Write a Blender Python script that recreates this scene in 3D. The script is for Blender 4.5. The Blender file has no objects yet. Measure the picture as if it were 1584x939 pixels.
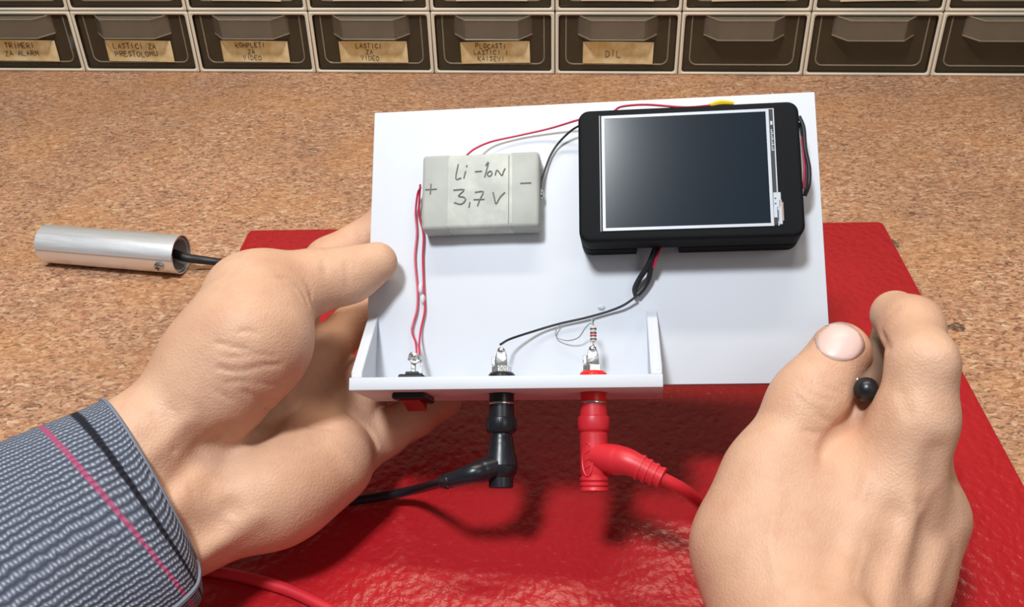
import bpy, bmesh, math, random
import numpy as np
from mathutils import Matrix, Vector
random.seed(4)
SC = bpy.context.scene
COL = SC.collection
# ------------------------------------------------------------------ camera
def make_camera():
    cd = bpy.data.cameras.new('camera')
    cd.sensor_width = 36.0
    cd.lens = 36.0 * 1532.53 / 1584.0
    cd.clip_start = 0.01
    co = bpy.data.objects.new('camera', cd)
    COL.objects.link(co)
    p, ro = 0.6079346, -0.0292049
    right, up, fwd = Vector((1, 0, 0)), Vector((0, math.sin(p), math.cos(p))), Vector((0, math.cos(p), -math.sin(p)))
    c, s = math.cos(ro), math.sin(ro)
    r2, u2 = c * right + s * up, c * up - s * right
    m = Matrix((r2, u2, -fwd)).transposed().to_4x4()
    m.translation = Vector((0, 0, 0.30))
    co.matrix_world = m
    SC.camera = co
make_camera()
# ------------------------------------------------------------------ light
SC.view_settings.view_transform = 'Standard'
SC.view_settings.look = 'None'
SC.view_settings.gamma = 1.0
SC.view_settings.exposure = 0.0
wd = bpy.data.worlds.new('room_light')
SC.world = wd
wd.use_nodes = True
wd.node_tree.nodes['Background'].inputs[0].default_value = (0.86, 0.92, 1.0, 1)
wd.node_tree.nodes['Background'].inputs[1].default_value = 0.10
def area(name, loc, target, sx, sy, power, col):
    ld = bpy.data.lights.new(name, 'AREA')
    ld.shape = 'RECTANGLE'; ld.size = sx; ld.size_y = sy
    ld.energy = power; ld.color = col
    o = bpy.data.objects.new(name, ld)
    COL.objects.link(o)
    o.location = loc
    o.rotation_euler = (Vector(target) - Vector(loc)).to_track_quat('-Z', 'Y').to_euler()
area('ceiling_lamp', (-0.32, -0.15, 1.42), (0.03, 0.3, 0.05), 0.20, 0.20, 20.5, (0.93, 0.97, 1.0))
area('side_fill', (0.75, -0.60, 1.25), (0.03, 0.3, 0.05), 0.5, 0.5, 3.0, (1.0, 0.96, 0.90))  # weak fill added from the right, no known lamp there
area('bench_lamp', (0.02, 0.53, 0.88), (0.0, 0.34, 0.0), 0.60, 0.06, 4.0, (1.0, 0.88, 0.70))
LEFT_FLESH = [
(-162.1,224.5,65.9,16.2,-135,255.3,66.4,16.1,10),
(-143.6,204.9,48.2,16.3,-121.6,239.9,40.7,14.9,14),
(-154.3,216.1,53.8,18.7,-128.3,250.7,51.1,16.3,14),
(-134,260.9,58.7,15.2,-120.4,286.5,60.4,15.5,9),
(-120.4,286.5,60.4,15.5,-90.6,333.5,68.4,11.1,9),
(-129.3,256.4,48.6,15.2,-103,295.5,45.4,13.7,9),
(-103,295.5,45.4,13.7,-78.7,325.2,49.6,10.2,9),
(-127.2,251.7,42,15.2,-95.1,284.5,34.8,14.1,9),
(-95.1,284.5,34.8,14.1,-68,309.8,34.4,11.1,9),
(-124,246.3,37.7,15.6,-87.4,268.2,34.1,15,14),
(-87.4,268.2,34.1,15,-65.9,293.6,25.1,10.4,14),
(-119.2,243.8,37.6,14.2,-89.9,258.8,38.1,16.1,12),
(-89.9,258.8,38.1,16.1,-70.1,276.8,36.1,15.3,12),
(-123.9,264.5,67.3,15.1,-107.3,283.6,80.7,17.8,12),
(-107.3,283.6,80.7,17.8,-95.6,307.2,90.1,16.5,12),
(-103.5,273.5,76.8,15.2,-93.3,286.4,88.3,18.6,12),
(-93.3,286.4,88.3,18.6,-92.7,300.8,91.5,16.7,12),
(-102.3,311.1,92.3,12.2,-93.5,312.9,91.4,13.2,8),
(-95.1,310.2,91,15.1,-75.3,319,91.4,10.9,7),
(-75.3,319,91.4,10.9,-63,323.3,90.6,9.5,7),
(-63,323.3,90.6,9.5,-52.4,328.5,92.8,8.1,7),
(-91,335.7,68.2,11.2,-77.5,359.5,74.3,10,4),
(-77.5,359.5,74.3,10,-53.1,374.7,82.2,9.3,4),
(-53.1,374.7,82.2,9.3,-34.2,378.7,80.9,8.5,4),
(-78,327.6,51.2,9.7,-69.7,341.7,52.2,8.8,2.5),
(-69.7,341.7,52.2,8.8,-50.3,352.1,56.6,8.7,2.5),
(-50.3,352.1,56.6,8.7,-31.5,358.8,57.5,8.2,2.5),
(-68.1,310.9,34.2,10.6,-62.8,320.4,39.1,11,2.5),
(-62.8,320.4,39.1,11,-42.4,331,40.3,9,2.5),
(-42.4,331,40.3,9,-26.4,341.3,37.6,8.4,2.5),
(-65.9,293.6,25.1,10.9,-54.8,305,24,9.3,3.5),
(-54.8,305,24,9.3,-42.6,315,24.3,8.4,3.5),
(-42.6,315,24.3,8.4,-29.7,321.4,26.5,7.1,3.5)]
LEFT_CREASES = [
(-82.8,297.4,107.7,0.8,-79.4,299.5,105.1,0.8,1.6),
(-79.4,299.5,105.1,0.8,-76.2,299.3,101.1,0.8,1.6),
(-76.2,299.3,101.1,0.8,-73.6,295.9,96,0.8,1.6),
(-80,306.2,105.2,0.6,-76.2,305.7,101.5,0.6,1),
(-76.2,305.7,101.5,0.6,-74.1,303.7,97.5,0.6,1),
(-74.1,303.7,97.5,0.6,-73.7,301.5,95,0.6,1),
(-80.7,294.5,106.2,0.6,-77.8,295.2,103.4,0.6,0.7),
(-77.8,295.2,103.4,0.6,-75.7,293.1,100.9,0.6,0.7),
(-62,316.6,100.2,1,-61.5,313.6,97.2,1,0.6),
(-61.5,313.6,97.2,1,-62,311.4,92.8,1,0.6),
(-59.3,318.1,100,0.6,-58.8,313,93.1,0.6,0.4),
(-70.3,315.8,102.7,0.8,-69.4,310.8,99.3,0.8,0.5),
(-91.9,270.6,103.4,0.8,-89.2,271.2,103.4,0.8,0.7),
(-89.2,271.2,103.4,0.8,-86.5,271,102.1,0.8,0.7),
(-100.1,268.3,100.8,0.8,-95.5,267.3,100,0.8,0.6),
(-95.5,267.3,100,0.8,-89.9,267.1,98.3,0.8,0.6),
(-99.5,263.3,94.1,0.7,-95.3,263,92.6,0.7,1),
(-95.3,263,92.6,0.7,-91.2,263.8,92.1,0.7,1),
(-91.2,263.8,92.1,0.7,-85.7,266,92.1,0.7,1),
(-85.7,266,92.1,0.7,-80.6,268.8,90.2,0.7,1),
(-96.9,261.2,89,0.7,-93.6,262.1,89.1,0.7,0.8),
(-93.6,262.1,89.1,0.7,-90.5,262.8,87.5,0.7,0.8),
(-92.1,261.6,84.6,0.9,-89.3,263,80.4,0.9,1.1),
(-89.3,263,80.4,0.9,-87.9,265.5,74.7,0.9,1.1),
(-87.9,265.5,74.7,0.9,-90.5,287,53.7,0.9,1.1),
(-97.1,265.2,97.1,0.6,-92.1,265.5,96.6,0.6,0.6),
(-92.1,265.5,96.6,0.6,-86.3,267.2,96.2,0.6,0.6),
(-86.3,267.2,96.2,0.6,-81.8,268.8,93.7,0.6,0.6),
(-88.3,263.7,87.2,0.6,-83.9,266.3,83.2,0.6,0.6),
(-83.9,266.3,83.2,0.6,-79.6,271,80.3,0.6,0.6),
(-87.5,264.1,80.5,0.6,-83.7,269.8,74.4,0.6,0.6),
(-83.7,269.8,74.4,0.6,-86.3,297.1,53.4,0.6,0.6),
(-101.6,260,88,0.6,-98.8,259.3,85,0.6,0.5),
(-98.8,259.3,85,0.6,-95.6,259.8,82.7,0.6,0.5),
(-80.5,312.2,57.2,2,-81.5,304.1,52.3,2,2),
(-81.5,304.1,52.3,2,-84.2,293.4,50.5,2,2),
(-84.2,293.4,50.5,2,-89.1,284.1,53.3,2,2),
(-89.1,284.1,53.3,2,-92,278.9,54.8,2,2),
(-90.2,281.6,53.9,3.2,-90.3,271.5,57.2,3.2,1.5),
(-90.3,271.5,57.2,3.2,-92.9,265.9,58.7,3.2,1.5),
(-101.2,257.6,70.3,4,-104.9,256.8,67.5,4,1.2),
(-79.1,312.4,56.3,0.8,-76.5,309.1,49.6,0.8,1.2),
(-76.5,309.1,49.6,0.8,-71.5,303.2,46,0.8,1.2),
(-71.5,303.2,46,0.8,-65.7,298.8,43.1,0.8,1.2),
(-68.6,299.5,44.7,1.1,-63.4,295.7,41.7,1.1,1.4),
(-63.4,295.7,41.7,1.1,-58.7,294.7,37,1.1,1.4),
(-58.7,294.7,37,1.1,-54.9,290.7,30.9,1.1,1.4),
(-82.6,279.5,53.9,0.7,-75,276.9,53.6,0.7,0.6),
(-75,276.9,53.6,0.7,-67,278.1,51.6,0.7,0.6),
(-85.1,263,57.9,0.6,-76.5,264.7,55.3,0.6,0.5),
(-76.5,264.7,55.3,0.6,-69.5,270.4,52.3,0.6,0.5),
(-103.6,235,48.4,6,-107.6,231.8,49,6,2.8),
(-107.6,231.8,49,6,-111.5,228.3,49.9,6,2.8),
(-99.5,239.7,50.2,4,-103.3,235.8,48.9,4,1.9),
(-90.7,240,46.4,4,-100.3,234.6,42.4,4,-1.4),
(-100.3,234.6,42.4,4,-108,228.1,40.4,4,-1.4),
(-105.8,253.2,58.7,4.5,-112.4,239.4,58.8,4.5,-1.2),
(-112.4,239.4,58.8,4.5,-117,231.5,58.1,4.5,-1.2),
(-108.9,254.3,67,3.5,-113.1,247,64.5,3.5,1),
(-113.1,247,64.5,3.5,-116.7,239.8,62.6,3.5,1),
(-111.2,255.1,78.2,3.5,-118.8,247.3,73.9,3.5,-0.9),
(-118.8,247.3,73.9,3.5,-124.9,240.4,71.9,3.5,-0.9),
(-122.3,254.7,81.9,0.7,-115.4,247.9,70.2,0.7,0.6),
(-115.4,247.9,70.2,0.7,-109.6,239.7,56.9,0.7,0.6),
(-116.9,257.3,82.9,0.7,-110.5,252.9,68.3,0.7,0.5),
(-66,365.1,87.7,0.8,-62.6,361.2,85.4,0.8,0.6)]
RIGHT_FLESH = [
(85.3,160.6,37.1,21.7,86.3,189,42.8,22.1,10),
(122.4,226.7,69,12,108.5,211.6,50.8,14.4,14),
(108.5,211.6,50.8,14.4,91.7,187.9,37.7,17.1,14),
(135.2,228,49.8,12.9,123.5,215.6,39.1,14.9,14),
(123.5,215.6,39.1,14.9,100.2,187.8,34.2,16.4,14),
(141.8,239.3,27.6,12.6,117.2,212.3,27.3,14.2,14),
(117.2,212.3,27.3,14.2,101.4,194,25.6,15.7,14),
(82.1,195.1,41.2,21.3,79.2,218.7,47,19.5,14),
(79.2,218.7,47,19.5,83.9,235,63.5,14.1,14),
(83.9,235,63.5,14.1,98.5,252.8,80.2,11.5,9),
(98.5,252.8,80.2,11.5,110.8,264.5,91.8,10.3,9),
(83.4,217.2,48.4,16.8,106,226.9,55.3,15.3,16),
(94.8,238.3,57.7,10.9,113.4,233.6,61.5,12.4,12),
(113.1,242.6,63.8,8.1,119.7,248.8,76.3,7.1,5),
(122.4,226.7,69,12,127.1,234.5,87.2,10.7,10),
(127.1,234.5,87.2,10.7,129.7,244.7,102,9.8,10),
(129.7,244.7,102,9.8,134,265.9,100.8,9.1,6),
(134,265.9,100.8,9.1,132.9,277.9,97.1,8.5,6),
(136.1,229.3,48.3,12.6,140.9,259,55.9,11,8),
(140.9,259,55.9,11,144.2,280.2,61.9,10,8),
(144.2,280.2,61.9,10,144,298.4,56.5,9.5,8),
(144,298.4,56.5,9.5,135.6,298.6,55.1,8.5,8),
(141.8,239.3,27.6,11.9,145.7,268.2,34.1,10.7,8),
(145.7,268.2,34.1,10.7,143.4,285.5,38,9.5,8),
(143.4,285.5,38,9.5,132.2,288.7,35.6,8.6,8),
(136.1,232.8,21.7,10.5,139.5,261.4,17.3,9.8,8),
(139.5,261.4,17.3,9.8,132.8,274.3,21.8,8.5,8),
(132.8,274.3,21.8,8.5,122.7,274.4,22.1,7.5,8),
(91,162,49,22,118,70,62,27,12),
(99,156,50,21,128,66,63,26,12)]
RIGHT_CREASES = [
(114.7,248.7,82.5,1.7,110.6,245.3,80.6,1.7,4.2),
(110.6,245.3,80.6,1.7,105,239.2,80.5,1.7,4.2),
(105,239.2,80.5,1.7,100.6,234.8,79.1,1.7,4.2),
(100.6,234.8,79.1,1.7,98.1,230.9,77.8,1.7,4.2),
(98.1,230.9,77.8,1,96.7,227.4,76.7,1,2),
(112.1,246.1,80.3,2.6,104.4,238.1,79.9,2.6,1.4),
(104.4,238.1,79.9,2.6,98.5,231,77.7,2.6,1.4),
(101.2,237.1,80.9,0.8,96.3,235.6,81.3,0.8,0.7),
(96.3,235.6,81.3,0.8,92.5,235.9,82.4,0.8,0.7),
(102.5,238.5,81.9,0.8,99.6,239,84.9,0.8,0.6),
(99.6,239,84.9,0.8,96.7,239.7,86.5,0.8,0.6),
(101,249.2,94.2,0.8,104.2,247.9,93,0.8,0.6),
(104.2,247.9,93,0.8,107.8,247.3,90.6,0.8,0.6),
(96.9,247.5,93,0.8,101.6,245.5,91.8,0.8,0.5),
(101.6,245.5,91.8,0.8,106.6,245.5,89.4,0.8,0.5),
(93.2,246.9,91.5,0.8,97.1,243.5,90.4,0.8,0.4),
(97.1,243.5,90.4,0.8,103,242.8,88.6,0.8,0.4),
(91,245.4,89.6,0.7,94.4,241.3,88,0.7,0.4),
(94.4,241.3,88,0.7,99.5,240.2,86.8,0.7,0.4),
(122.9,264.7,100.2,1.1,122.5,259.5,100.4,1.1,1.1),
(122.5,259.5,100.4,1.1,119.4,248.5,105.2,1.1,1.1),
(123.3,265.6,102.3,1.2,124.3,265.4,105.5,1.2,0.8),
(124.3,265.4,105.5,1.2,126.6,265.3,108.7,1.2,0.8),
(129.4,244,113.3,0.8,131.9,240.1,112.1,0.8,0.4),
(131.9,240.1,112.1,0.8,133.8,237.7,109.9,0.8,0.4),
(126.9,240.8,112.2,0.8,129.7,237.8,111,0.8,0.3),
(129.7,237.8,111,0.8,132.7,235.9,108.4,0.8,0.3),
(132.9,237.5,110.1,5,133.6,235.9,107.8,5,-1.2),
(139.1,219.4,61.8,7,140.3,217.6,58.9,7,-1.8),
(128.1,220.2,86.7,4,126.4,216,78.6,4,1.7),
(126.4,216,78.6,4,124.1,212.5,74,4,1.7),
(127.9,213.7,73.4,4.2,125.4,207.5,63.6,4.2,1.3),
(125.4,207.5,63.6,4.2,120,196.1,56.6,4.2,1.3),
(122.4,212.8,75.1,3.8,116.2,203.1,66,3.8,-1.2),
(116.2,203.1,66,3.8,108.1,189.1,59.8,3.8,-1.2),
(114.7,208.7,71.3,4.5,110.5,199.4,64.8,4.5,1.5),
(110.5,199.4,64.8,4.5,104.1,185.8,61.3,4.5,1.5),
(104.4,209.6,70.8,3.5,97.7,196.3,66,3.5,-0.7),
(97.7,196.3,66,3.5,90.1,181.8,66.9,3.5,-0.7),
(95.3,202.2,67.9,3.6,88.3,188.7,67,3.6,0.7),
(133.7,210.1,57.4,4,128.4,202,55.1,4,-1),
(128.4,202,55.1,4,124.3,195.2,51.5,4,-1),
(119.5,233.2,99.3,2,120.3,227.6,96.2,2,0.5),
(108.5,219.9,76.8,1.6,103.5,209.7,70.7,1.6,-0.5),
(103.5,209.7,70.7,1.6,104.4,200.6,66.5,1.6,-0.5),
(104.4,200.6,66.5,1.6,98.6,190.2,64.6,1.6,-0.5),
(82.3,218.1,74.1,1.4,75.8,204.7,68.8,1.4,-0.4),
(75.8,204.7,68.8,1.4,75,190.7,65.1,1.4,-0.4)]
NAIL = [
(101.8,257.6,97),
(102.5,256.3,97),
(103.4,255.3,96.8),
(104.3,254.6,96.7),
(105.4,254.2,96.5),
(106.6,254,96.4),
(107.8,254,96.3),
(109.2,254.2,96.2),
(110.6,254.5,96.2),
(101.1,260.3,97.1),
(102,258.1,97.7),
(103.1,256.8,97.8),
(104.4,255.9,97.8),
(105.9,255.2,97.7),
(107.4,254.8,97.5),
(109.1,254.7,97.3),
(110.8,254.8,97.1),
(112.8,255.5,96.5),
(101.1,263,96.9),
(102,260.3,98),
(103.3,258.6,98.5),
(104.8,257.4,98.6),
(106.5,256.5,98.6),
(108.2,255.9,98.5),
(110.1,255.7,98.2),
(112.1,255.7,97.8),
(114.4,256.5,96.9),
(101.5,265.6,96.7),
(102.4,262.2,98.5),
(103.7,260.3,99.2),
(105.3,258.9,99.5),
(107.1,257.8,99.6),
(108.9,257.1,99.4),
(110.9,256.7,99.1),
(113,256.7,98.6),
(115.5,257.5,97.5),
(102.4,268.2,96.4),
(103,263.9,98.9),
(104.3,261.8,99.9),
(105.9,260.3,100.3),
(107.7,259.2,100.5),
(109.5,258.4,100.4),
(111.5,257.9,100.1),
(113.6,257.8,99.5),
(116.2,258.6,98.2),
(103.8,270.7,96),
(103.8,265.3,99.6),
(105.1,263.2,100.6),
(106.7,261.7,101.2),
(108.3,260.6,101.4),
(110.1,259.8,101.3),
(111.9,259.2,101),
(114,259.1,100.3),
(116.4,259.7,98.9),
(116.4,259.7,98.9),
(105,266.5,100.2),
(106.2,264.7,101.3),
(107.6,263.4,101.8),
(109.1,262.3,102),
(110.6,261.5,102),
(112.3,260.9,101.7),
(114.1,260.6,101.1),
(116.1,261,99.8),
(106.1,270.5,98.7),
(106.6,267.7,100.8),
(107.7,266.5,101.6),
(108.8,265.5,102.1),
(110.1,264.6,102.3),
(111.3,263.8,102.3),
(112.6,263.2,102.1),
(113.9,262.6,101.7),
(115.4,262.5,100.7),
(108,269.6,100.3),
(109.2,269.9,100.4),
(110.3,270,100.5),
(111.2,269.7,100.7),
(111.9,268.9,101),
(112.5,267.9,101.3),
(113.1,266.8,101.5),
(113.6,265.6,101.6),
(114.1,264.4,101.5)]
SLEEVE = [
(-143.3,264.7,79.9,-111.7,229.9,29.8,0),
(-148.3,260.7,79.4,-108.7,222.5,28,0),
(-159.7,251.4,80,-109.2,214.8,29.2,0),
(-171.4,242.7,79.7,-117.7,205.6,28.3,0.1),
(-187.2,227.2,80.2,-134.2,189.6,26.3,0.1),
(-206.5,209.1,78.8,-152,170.4,23.2,0.1)]
STYLUS = [
(114.6,246.9,89.3),
(120.4,259.4,86.3),
(133.3,287.8,79.9),
(148.8,319.2,72.4)]
WIRE_RED_TOP = [
(40.9,90.4,9),
(43.8,94.2,6),
(49.8,98,3),
(60.2,100.4,2),
(73.4,102.5,3),
(84.8,104.3,6),
(88,103.9,8)]
WIRE_BLACK_TOP = [
(88,102.6,7),
(82.7,100.7,5),
(77.3,96.7,2.5),
(73.8,91.6,2),
(71.3,84.3,3),
(70.1,78.2,6),
(69.8,74.2,6)]
WIRE_RED_LEFT = [
(21.9,78.7,6),
(20.2,76.7,4),
(19.1,69.2,2),
(19.7,61.2,1.5),
(19.2,50.5,1.5),
(20.6,37.3,1.5),
(20.5,29.4,1.5),
(18.8,21.6,2),
(21.4,15.7,6),
(23.9,8.9,14)]
WIRE_RED_RIGHT = [
(21.4,80.4,5),
(20.5,69.2,2),
(22.5,60.5,2),
(22.4,50.5,1.5),
(23.2,37.2,1.5),
(23.7,29.4,1.5),
(22.4,21.5,2),
(22.9,15.7,6),
(24.9,8.9,14)]
WIRE_SIGNAL = [
(55.8,13.1,14),
(58.8,16.2,8),
(68.2,20.2,3),
(76.9,22.8,2),
(86.9,24.9,2),
(95.6,27.2,2),
(101.8,29.4,3),
(106.8,32.6,4)]
SHRINK_A = [
(106.6,32.9,3),
(106.2,35.9,3),
(108.2,39.7,4),
(110.7,43,6),
(112.8,46.7,8),
(114.3,50.5,8)]
SHRINK_B = [
(107.1,33.3,3),
(109.6,36.1,3),
(111.6,39.6,4),
(112.4,42.9,6),
(113.7,46.7,8),
(115.5,50.5,8)]
WIRE_GREY = [
(77.6,23,2),
(75.6,20,2),
(76.1,17.5,2),
(80.2,16,3),
(84.5,16.8,5),
(87.2,19.7,8),
(89.4,20.9,12),
(90.7,19.6,15)]
WIRE_CASE_TOP = [
(99.7,104.1,14),
(102.7,105.8,14),
(112.1,106.1,14),
(126.9,104.3,14),
(136.7,104.6,14)]
TAPE_TOP = [
(136.2,104.6,14),
(140.4,105.4,14),
(145.2,104.9,14)]
LOOP_A = [
(169.5,99.3,12),
(170.9,94.6,12),
(171.1,86.3,12),
(172.1,78.5,12),
(171.6,72.2,12),
(170.2,68.3,10)]
LOOP_B = [
(170.1,97.5,10),
(170.5,90.9,10),
(171.3,83.1,10),
(171.4,76.7,10),
(170.3,69.1,10)]
LOOP_RED = [
(170.1,91.3,11),
(170.5,84.1,11),
(170.4,77.7,11),
(169.7,70.8,11)]
BLACK_CABLE = [
(-5.2,261,47.7),
(-16.5,255.3,48.9),
(-27.1,257.4,43.1),
(-41.1,280.8,16),
(-55,284.6,9),
(-71,285.1,6.2),
(-84.5,287.1,5.4),
(-99.7,298.4,5.4),
(-113.5,320.5,5.4),
(-125.5,351.3,5.4)]
RED_CABLE = [
(28.5,259.4,52.1),
(39.7,251.5,55.7),
(50,245.4,53.9),
(58.6,245.6,47.1),
(68.2,251.3,30.9),
(75.1,254,14),
(77.9,242.3,6),
(68,214.7,5.6),
(31.7,210.9,5.4),
(-24.2,215.4,5.4),
(-56.7,224.6,5.4),
(-71.9,234.1,5.4),
(-84.9,241.5,5.4),
(-100.4,247.5,5.4),
(-115.9,251.7,5.4),
(-136.7,256.2,5.4)]
TUBE = [
(-264.6,488.2,11.3),
(-183.3,471.9,11.3)]
TUBE_CABLE = [
(-189.2,475.7,10),
(-180.5,472,9),
(-171.1,472.8,6.5),
(-159.3,471,5.5),
(-132.1,461.4,6),
(-108.9,449.4,5.5),
(-66.5,444.6,5.5),
(-24.1,418.3,5.5)]
SCREW = [
(-190.5,459.1,15)]
GLUE = [
(21.7,38.5,1.8),
(22.8,34.1,1.6),
(93.1,29.5,1.2)]
MARKS = [
(240.9,513.3,0),
(217.7,479.7,0),
(223.5,398.9,0)]
BATT_STROKES = [[(38,86,11),(37.1,80.1,11),(39.3,80.3,11)],[(41,83,11),(40.3,80.1,11)],[(41.5,85.4,11),(41.3,84.8,11)],[(44.7,82.7,11),(47.5,82.8,11)],[(49,85,11),(50.1,86.3,11),(48.6,80.2,11)],[(50.6,82.7,11),(49.7,81.7,11),(49.9,80.8,11),(50.8,80.6,11),(51.5,81.6,11),(51.2,82.5,11),(50.6,82.7,11)],[(52.8,80.9,11),(53.5,83,11),(55.4,80.7,11),(56,82.1,11),(56.7,83.5,11)],[(24.9,76,11),(29.6,76.1,11)],[(27.2,78.3,11),(27,74.1,11)],[(36.2,75.4,11),(40.5,75.4,11),(38.2,72.9,11),(40.3,72.4,11),(41.1,71.2,11),(39.4,69.5,11),(36.6,70.3,11)],[(42.9,70.2,11),(42.5,68,11)],[(44.8,74.2,11),(48.1,74.3,11),(46.8,71.2,11),(45.9,68.6,11)],[(44.3,71.2,11),(48.6,71.2,11)],[(52,73.9,11),(52.6,71.4,11),(53.2,69.1,11),(54.8,71.8,11),(56.7,73.7,11)],[(62.7,77.2,11),(67,77.2,11)]]
# ------------------------------------------------------------------ material helpers
class NT:
    def __init__(s, name):
        s.m = bpy.data.materials.new(name); s.m.use_nodes = True
        s.t = s.m.node_tree; s.b = s.t.nodes['Principled BSDF']
    def n(s, typ, ins=None, **kw):
        nd = s.t.nodes.new(typ)
        for k, v in kw.items(): setattr(nd, k, v)
        for k, v in (ins or {}).items():
            if hasattr(v, 'bl_idname') or isinstance(v, bpy.types.NodeSocket): s.t.links.new(v, nd.inputs[k])
            else: nd.inputs[k].default_value = v
        return nd
    def set(s, **kw):
        for k, v in kw.items():
            k = k.replace('_', ' ')
            if isinstance(v, bpy.types.NodeSocket): s.t.links.new(v, s.b.inputs[k])
            else: s.b.inputs[k].default_value = v
        return s
    def ramp(s, fac, stops, interp='LINEAR'):
        r = s.n('ShaderNodeValToRGB', {'Fac': fac}); r.color_ramp.interpolation = interp
        e = r.color_ramp.elements
        while len(e) < len(stops): e.new(0.5)
        for el, (p, c) in zip(e, stops): el.position = p; el.color = (*c, 1)
        return r.outputs['Color']
    def mix(s, fac, a, b, blend='MIX'):
        x = s.n('ShaderNodeMix', data_type='RGBA', blend_type=blend)
        for i, v in ((0, fac), (6, a), (7, b)):
            if isinstance(v, bpy.types.NodeSocket): s.t.links.new(v, x.inputs[i])
            else: x.inputs[i].default_value = v if i == 0 else (*v, 1)
        return x.outputs[2]
    def math(s, op, a, b=0.0, c=0.0):
        x = s.n('ShaderNodeMath', operation=op)
        for i, v in enumerate((a, b, c)):
            if isinstance(v, bpy.types.NodeSocket): s.t.links.new(v, x.inputs[i])
            else: x.inputs[i].default_value = v
        return x.outputs[0]
    def obj(s, scale=(1, 1, 1)):
        tc = s.n('ShaderNodeTexCoord')
        mp = s.n('ShaderNodeMapping', {'Vector': tc.outputs['Object'], 'Scale': scale})
        return mp.outputs[0]
    def noise(s, vec, scale, detail=4, rough=.55):
        return s.n('ShaderNodeTexNoise', {'Vector': vec, 'Scale': scale, 'Detail': detail, 'Roughness': rough}).outputs['Fac']
    def voro(s, vec, scale, feature='F1', out='Distance', rnd=1.0):
        return s.n('ShaderNodeTexVoronoi', {'Vector': vec, 'Scale': scale, 'Randomness': rnd}, feature=feature).outputs[out]
    def bump(s, h, strength, dist):
        b = s.n('ShaderNodeBump', {'Height': h, 'Strength': strength, 'Distance': dist})
        s.t.links.new(b.outputs[0], s.b.inputs['Normal']); return s
def srgb(r, g, b):
    return tuple((c / 255 / 12.92) if c / 255 <= .04045 else ((c / 255 + .055) / 1.055) ** 2.4 for c in (r, g, b))
def plain(name, col, rough=.5, metal=0.0, var=.06, scale=200, bump=0.0, **kw):
    t = NT(name); v = t.obj(); nz = t.noise(v, scale, 3)
    t.set(Base_Color=t.mix(nz, tuple(c * (1 - var) for c in col), tuple(min(1, c * (1 + var)) for c in col)), Roughness=rough, Metallic=metal)
    if bump: t.bump(nz, bump, .0003)
    t.set(**kw)
    return t.m
MAT = {}
MAT['foam'] = plain('white_foam_board', srgb(207, 212, 221), .55, var=.015, scale=60)
MAT['black_case'] = plain('black_case_plastic', (.0065, .0072, .009), .7, var=.2, scale=900, bump=.15, Specular_IOR_Level=.14)
MAT['black'] = plain('black_plastic', (.010, .012, .017), .33, var=.15, scale=300)
MAT['black_wire'] = plain('black_wire', (.014, .014, .018), .45)
MAT['black_rubber'] = plain('black_rubber', (.010, .011, .014), .5)
MAT['red_plastic'] = plain('red_plastic', srgb(232, 30, 32), .35, var=.05)
MAT['dark_red'] = plain('dark_red_plastic', srgb(150, 22, 20), .4)
MAT['red_soft'] = plain('red_soft_plastic', srgb(205, 40, 52), .42, var=.05, Subsurface_Weight=.06, Subsurface_Radius=(.002, .0005, .0005))
MAT['red_wire'] = plain('red_wire', srgb(190, 35, 72), .4)
MAT['grey_wire'] = plain('bare_wire', srgb(165, 165, 165), .4, .6)
MAT['metal'] = plain('tinned_metal', (.62, .62, .60), .25, 1.0, var=.2, scale=900, bump=.3)
MAT['steel'] = plain('steel', (.55, .55, .55), .28, 1.0)
MAT['solder'] = plain('solder', (.72, .72, .72), .22, 1.0, bump=.3, scale=700)
MAT['glue'] = plain('clear_glue', (.85, .87, .9), .12, Alpha=.45)
MAT['yellow_tape'] = plain('yellow_tape', srgb(225, 190, 40), .4)
MAT['ink'] = plain('grey_marker_ink', srgb(112, 110, 107), .6)
MAT['pen_ink'] = plain('pen_ink', srgb(72, 52, 24), .6)
MAT['resistor'] = plain('resistor_body', srgb(205, 200, 190), .35)
MAT['band'] = plain('resistor_band', srgb(90, 70, 60), .4)
MAT['silver_trace'] = plain('silver_border', srgb(176, 181, 190), .45, .15)
MAT['dark_wood'] = plain('wall_paint', srgb(150, 140, 125), .8)
MAT['floor'] = plain('floor_concrete', srgb(120, 115, 110), .8, scale=8)
def mat_screen():
    t = NT('dark_screen_glass'); v = t.obj()
    specks = t.ramp(t.voro(v, 190), [(0.0, (1, 1, 1)), (0.045, (0, 0, 0))])
    keep = t.ramp(t.noise(v, 95, 1), [(.62, (0, 0, 0)), (.66, (1, 1, 1))])
    f = t.math('MULTIPLY', specks, keep)
    t.set(Base_Color=t.mix(f, srgb(27, 36, 46), srgb(190, 195, 195)), Roughness=.15, Specular_IOR_Level=.4)
    return t.m
MAT['screen'] = mat_screen()
def mat_battery():
    t = NT('battery_tape_wrap'); v = t.obj()
    nz = t.noise(v, 90, 4); n2 = t.noise(v, 260, 3)
    c = t.mix(t.ramp(nz, [(.35, (0, 0, 0)), (.65, (1, 1, 1))]), srgb(166, 171, 166), srgb(196, 199, 190))
    c = t.mix(t.math('MULTIPLY', n2, .25), c, srgb(215, 216, 212))
    t.set(Base_Color=c, Roughness=.55, Specular_IOR_Level=.3).bump(n2, .10, .0004)
    return t.m
MAT['battery'] = mat_battery()
MAT['tape'] = plain('clear_tape', srgb(196, 199, 195), .5, var=.10, scale=70, Alpha=.40, Specular_IOR_Level=.25)
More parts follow.
